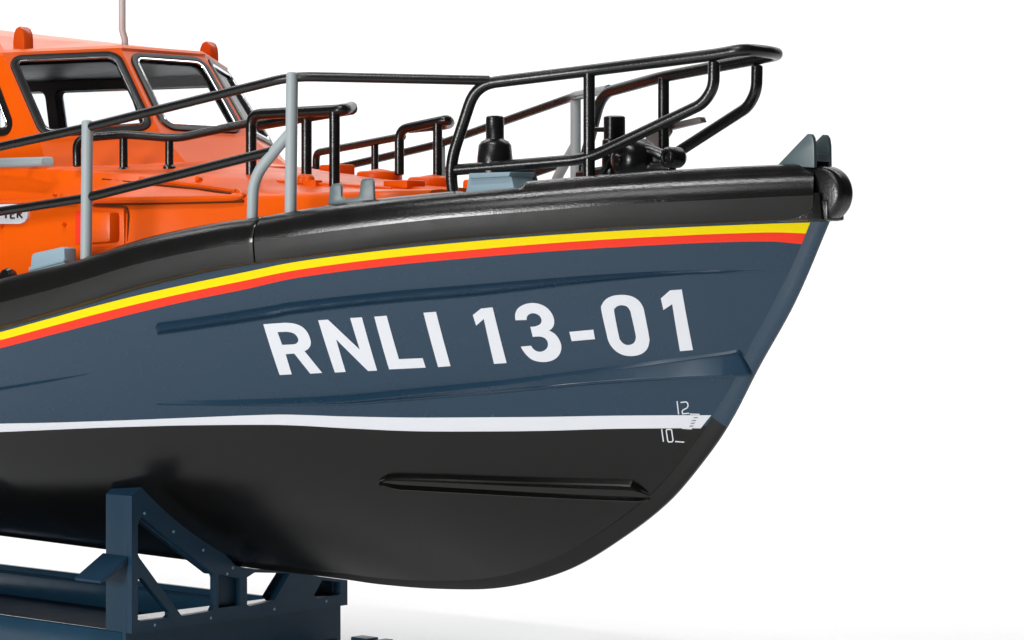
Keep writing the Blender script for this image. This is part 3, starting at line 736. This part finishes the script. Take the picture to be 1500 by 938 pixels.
for x, y in ((212, 752), (254.5, 779), (298, 806), (341, 832), (333, 841), (227, 916), (309, 905.5), (402, 892.5), (478, 881)):
    p = fp(x, y); mb.lathe((SF+.01, p[1], p[2]), (-1, 0, 0), [(.028, 0), (.028, .015), (.018, .028)], 12)
link('rivet', mb, M['rivet'], cr)
# step bracket on the near post
mb = MB(); y0 = pa[1]
a0 = atY(150, 811, y0); a1 = atY(188, 813, y0)
yo = y0-.62
b0 = atY(122, 842, yo); b1 = atY(157, 845, yo)
sA, sB = a0[0], a1[0]; zt0, zb0 = (a0[2]+a1[2])/2, b1[2]
zb0 = zt0-.38
mb.add([(sA, y0+.01, zt0), (sB, y0+.01, zt0), (sB, yo, zb0), (sA, yo, zb0), (sA, y0+.01, zt0-.16), (sB, y0+.01, zt0-.16), (sB, yo+.02, zb0-.05), (sA, yo+.02, zb0-.05)],
       [(0, 1, 2, 3), (4, 7, 6, 5), (0, 4, 5, 1), (1, 5, 6, 2), (2, 6, 7, 3), (3, 7, 4, 0)])
link('step_bracket', mb, M['cradle'], cr, bevel=.015)
# tray walls
def wall(y_, th, name, s0, s1):
    mb = MB(); mb.prism([(s0, y_, TZ), (s1, y_, TZ), (s1, y_, -ZT+.0), (s0, y_, -ZT+.0)], (0, th, 0)); 
    link(name, mb, M['wall'], cr, bevel=.03)
Yn = outer[0][1]
wall(Yn, .13, 'side_wall', SF+.275, 26); Yf = outer[-1][1]; wall(Yf-.10, .10, 'side_wall', SF+.275, 26)
mb = MB(); mb.prism([(SF+.17, Yn+.012, TZ-.0), (SF+.17, Yf-.012, TZ-.0), (SF+.17, Yf-.012, -ZT), (SF+.17, Yn+.012, -ZT)], (.10, 0, 0)); link('end_wall', mb, M['cradle'], cr)
mb = MB(); mb.box(((SF+26)/2+.1, (Yn+Yf)/2, -7.07), (26-SF-.1, Yf-Yn-.24, .06)); 
mb.prism([(SF+.2, Yf-.12, TZ-.12), (26, Yf-.12, TZ-.12), (26, Yf-.12, TZ-.17), (SF+.2, Yf-.12, TZ-.17)], (0, -.06, 0)); link('tray_floor', mb, mat('cradle_matt_navy', (.012, .03, .055), .75, .1, 400, .1), cr)
mb = MB()
for (x, y, w) in ((534, 933, .42), (562, 937, .2)):
    p = atY(x, y, 2.35); mb.box((p[0], 2.35, (p[2]-ZT)/2), (w*1.0, .3, p[2]+ZT))
mb.box((12.0, 2.35, -ZT+.16), (2.5, .22, .3))
link('foot', mb, M['cradle'], cr, bevel=.02)
# aft frame (outside the picture) carries the stern
mb = MB(); hs = 23.5; yy = hull_h(hs, -4.2)
mb.prism([(hs, -2.55, TZ), (hs, -2.55, -4.0), (hs, -2.4, -4.25), (hs, 0, -5.45), (hs, 2.4, -4.25), (hs, 2.55, -4.0), (hs, 2.55, TZ)], (.5, 0, 0)); link('end_frame', mb, M['cradle'], cr, bevel=.02)
# ------------------------------------------------------------ table sweep
rr_ = Vector((C1, S1, 0)); dd = Vector((-S1, C1, 0)); cam_xy = Vector((-R0*C1+D0*S1, -R0*S1-D0*C1, 0))
mb = MB(); rows = []
prof_s = [(14, 0), (60, 0), (75, 0)]+[(75+22*math.sin(a), 22-22*math.cos(a)) for a in [math.pi/2*k/14 for k in range(1, 15)]]+[(97, 60)]
for x in (-70, 0, 70):
    rows.append([(-(cam_xy+rr_*x+dd*d).x, (cam_xy+rr_*x+dd*d).y, h-ZT) for d, h in prof_s])
mb.grid(rows)
link('backdrop', mb, mat('white_paper', (.93, .93, .93), .7, .0, 300, .2, var=.003), None, kind='structure')
# ------------------------------------------------------------ camera, light, world
sc = bpy.context.scene
cam = bpy.data.cameras.new('camera'); co = bpy.data.objects.new('camera', cam); C.objects.link(co); sc.camera = co
cam.lens = 36*F/1500; cam.sensor_width = 36; cam.shift_y = -(469-HZ)/1500; cam.clip_start = .01; cam.clip_end = 50
co.location = Vector((cam_xy.x*S, cam_xy.y*S, ZT*S))
co.matrix_world = Matrix(((rr_.x, 0, -dd.x, co.location.x), (rr_.y, 0, -dd.y, co.location.y), (0, 1, 0, co.location.z), (0, 0, 0, 1)))
w = bpy.data.worlds.new('World'); sc.world = w; w.use_nodes = True
w.node_tree.nodes['Background'].inputs[0].default_value = (.95, .97, 1, 1); w.node_tree.nodes['Background'].inputs[1].default_value = .04
def area(name, x, d, h, sx, sy, power, target, col=(1, 1, 1)):
    """position in camera frame: x to the right, d away, h above table (design units)"""
    L = bpy.data.lights.new(name, 'AREA'); L.shape = 'RECTANGLE'; L.size = sx*S; L.size_y = sy*S; L.energy = power*S*S; L.color = col
    o = bpy.data.objects.new(name, L); C.objects.link(o)
    p = (cam_xy+rr_*x+dd*d)*S+Vector((0, 0, h*S)); t = (cam_xy+rr_*target[0]+dd*target[1])*S+Vector((0, 0, target[2]*S))
    o.location = p; o.rotation_euler = (t-p).to_track_quat('-Z', 'Y').to_euler()
area('backdrop_lamp', 0, 70, 52, 90, 24, 34000, (0, 92, 8))
area('key_softbox', -20, 8, 36, 22, 14, 4000, (0, 44, 7))
area('overhead_softbox', -12, 27, 44, 22, 2.6, 6800, (1, 43, 8))
area('front_softbox', -35, 5, 9, 16, 11, 16500, (0, 44, 6))
sc.view_settings.view_transform = 'Standard'; sc.view_settings.look = 'None'; sc.view_settings.exposure = 0; sc.view_settings.gamma = 1
sc.render.engine = 'CYCLES'
